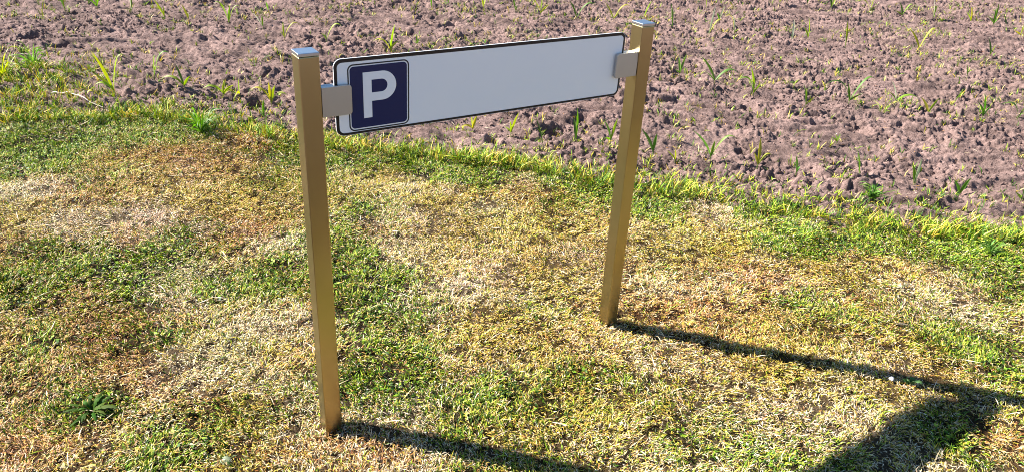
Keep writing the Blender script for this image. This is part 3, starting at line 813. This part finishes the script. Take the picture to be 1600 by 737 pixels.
def rrect(x0, z0, x1, z1, r, seg=8):
    """rounded rectangle; r a number or four radii (bottom left, bottom right, top right, top left)"""
    rr = [r] * 4 if not isinstance(r, (list, tuple)) else list(r)
    out = []
    for (cx, cz, a0), q in zip(((x0, z0, 180), (x1, z0, 270), (x1, z1, 0), (x0, z1, 90)), rr):
        sx = 1 if cx == x0 else -1; sz = 1 if cz == z0 else -1
        if q <= 0: out.append((cx, cz)); continue
        for k in range(seg + 1):
            a = R(a0 + 90 * k / seg); out.append((cx + sx * q + q * math.cos(a), cz + sz * q + q * math.sin(a)))
    return out

def postmap(right):
    def f(x, y, z):
        if right:
            c, s = math.cos(-.0098), math.sin(-.0098)
            return (S + c * x - s * y + MX * z, s * x + c * y + MY * z, z)
        return (x + LX * z, y + LY * z, z)
    return f
def signmap(x, y, z): return (x + LX * z, y + LY * z + (MY - LY) * 1.03 * x / S, z)
def post(right):
    f = postmap(right)
    def sq(z, e): return [f(a, b, z) for a, b in ((-e, -e), (PW + e, -e), (PW + e, PW + e), (-e, PW + e))]
    def box(name, z0, z1, e, matl, parent, bev):
        bm = bmesh.new()
        A = [bm.verts.new(p_) for p_ in sq(z0, e)]; B = [bm.verts.new(p_) for p_ in sq(z1, e)]
        bm.faces.new(A[::-1]); bm.faces.new(B)
        for i in range(4): bm.faces.new((A[i], A[(i + 1) % 4], B[(i + 1) % 4], B[i]))
        bmesh.ops.bevel(bm, geom=list(bm.edges), offset=bev, segments=3, affect='EDGES', profile=.5)
        me = bpy.data.meshes.new(name); bm.to_mesh(me); bm.free()
        for p_ in me.polygons: p_.use_smooth = False
        return link(name, me, matl, parent)
    p_ = box('post', -.06, H - .009, 0, M_steel, root, .0022)
    # thin shadow gap, then the cap plate
    box('cap', H - .0083, H, .0004, M_cap, p_, .0012)
post(False); post(True)

YS = .0150; T = .0025
XL, XR, ZB, ZT = .0864, .9924, .9310, 1.1254
pn = prism(rrect(XL, ZB, XR, ZT, .0205), YS, YS + T, 'sign_panel', M_white, root, signmap)
def ring(outer, inner, y, name, matl):
    bm = bmesh.new()
    A = [bm.verts.new(signmap(x, y, z)) for x, z in outer]; B = [bm.verts.new(signmap(x, y, z)) for x, z in inner]
    C = [bm.verts.new(signmap(x, YS, z)) for x, z in outer]; D = [bm.verts.new(signmap(x, YS, z)) for x, z in inner]
    n = len(A)
    for i in range(n):
        j = (i + 1) % n
        bm.faces.new((A[i], A[j], B[j], B[i])); bm.faces.new((C[i], C[j], A[j], A[i])); bm.faces.new((B[i], B[j], D[j], D[i]))
    bmesh.ops.recalc_face_normals(bm, faces=bm.faces)
    me = bpy.data.meshes.new(name); bm.to_mesh(me); bm.free()
    return link(name, me, matl, pn)
e = .0008
ring(rrect(XL + e, ZB + e, XR - e, ZT - e, .0197), rrect(XL + .0085, ZB + .0068, XR - .0068, ZT - .0095, .0130), YS - .0004, 'border_line', M_black)
ring(rrect(.1205, .9395, .2840, 1.1095, .0150), rrect(.1238, .9428, .2807, 1.1062, .0120), YS - .0004, 'symbol_outline', M_black)
prism(rrect(.1265, .9460, .2778, 1.1035, .0100), YS - .0005, YS - .0001, 'symbol_field', M_blue, pn, signmap)

# the letter P: outer outline with a counter
def letter_P():
    x0, xs, z0, z1 = .1595, .1820, .9705, 1.0870
    ztop, zbot = 1.0870, 1.0130
    rO = (ztop - zbot) / 2; cxO = .2480 - rO; cz = (ztop + zbot) / 2
    it, ib = 1.0670, 1.0345
    rI = (it - ib) / 2; cxI = .2243 - rI
    N = 20
    outer = [(xs, z0), (xs, zbot), (cxO, zbot)] + [(cxO + rO * math.cos(R(-90 + 180 * k / N)), cz + rO * math.sin(R(-90 + 180 * k / N))) for k in range(1, N)] + [(cxO, ztop), (x0, ztop), (x0, z0)]
    inner = [(xs, ib), (cxI, ib)] + [(cxI + rI * math.cos(R(-90 + 180 * k / N)), (it + ib) / 2 + rI * math.sin(R(-90 + 180 * k / N))) for k in range(1, N)] + [(cxI, it), (xs, it)]
    cu = bpy.data.curves.new('P', 'CURVE'); cu.dimensions = '2D'; cu.fill_mode = 'BOTH'; cu.extrude = .0002
    for pts in (outer, inner):
        sp = cu.splines.new('POLY'); sp.points.add(len(pts) - 1)
        for q, (a, b) in zip(sp.points, pts): q.co = (a, b, 0, 1)
        sp.use_cyclic_u = True
    o = bpy.data.objects.new('P', cu); COL.objects.link(o)
    dg = bpy.context.evaluated_depsgraph_get()
    me = bpy.data.meshes.new_from_object(o.evaluated_get(dg))
    bpy.data.objects.remove(o)
    for v_ in me.vertices:
        a, b, c = v_.co
        v_.co = signmap(a, YS - .00085 - c, b)
    me.materials.clear()
    me.flip_normals()
    return link('letter_p', me, M_white2, pn)
letter_P()

# brackets: front jaw over the panel, rear jaw, web joining them to the post
def bracket(right):
    zb, zt = .9903, 1.0647
    f = signmap
    if not right:
        xa, xb = PW + .0002, .1250
        xw = .0840
        fr = rrect(xa, zb, xb, zt, [0, .008, .008, 0])
        bk = rrect(xa, zb, xb - .004, zt, [0, .006, .006, 0])
    else:
        zr = 1.03
        xb = S + (MX - LX) * zr - .0004
        xa = .9587; xw = .9950
        fr = rrect(xa, zb, xb, zt, [.008, 0, 0, .008])
        bk = rrect(xa + .004, zb, xb, zt, [.006, 0, 0, .006])
    j = prism(fr, .0010, .0095, 'bracket', M_bracket, root, f, .0009)
    prism(bk, YS + T + .002, YS + T + .009, 'rear_jaw', M_bracket, j, f, .0009)
    w0, w1 = (xa, xw) if not right else (xw, xb)
    prism([(w0, zb + .002), (w1, zb + .002), (w1, zt - .0005), (w0, zt - .0005)], .0095, YS + T + .002, 'bracket_web', M_bracket, j, f)
bracket(False); bracket(True)
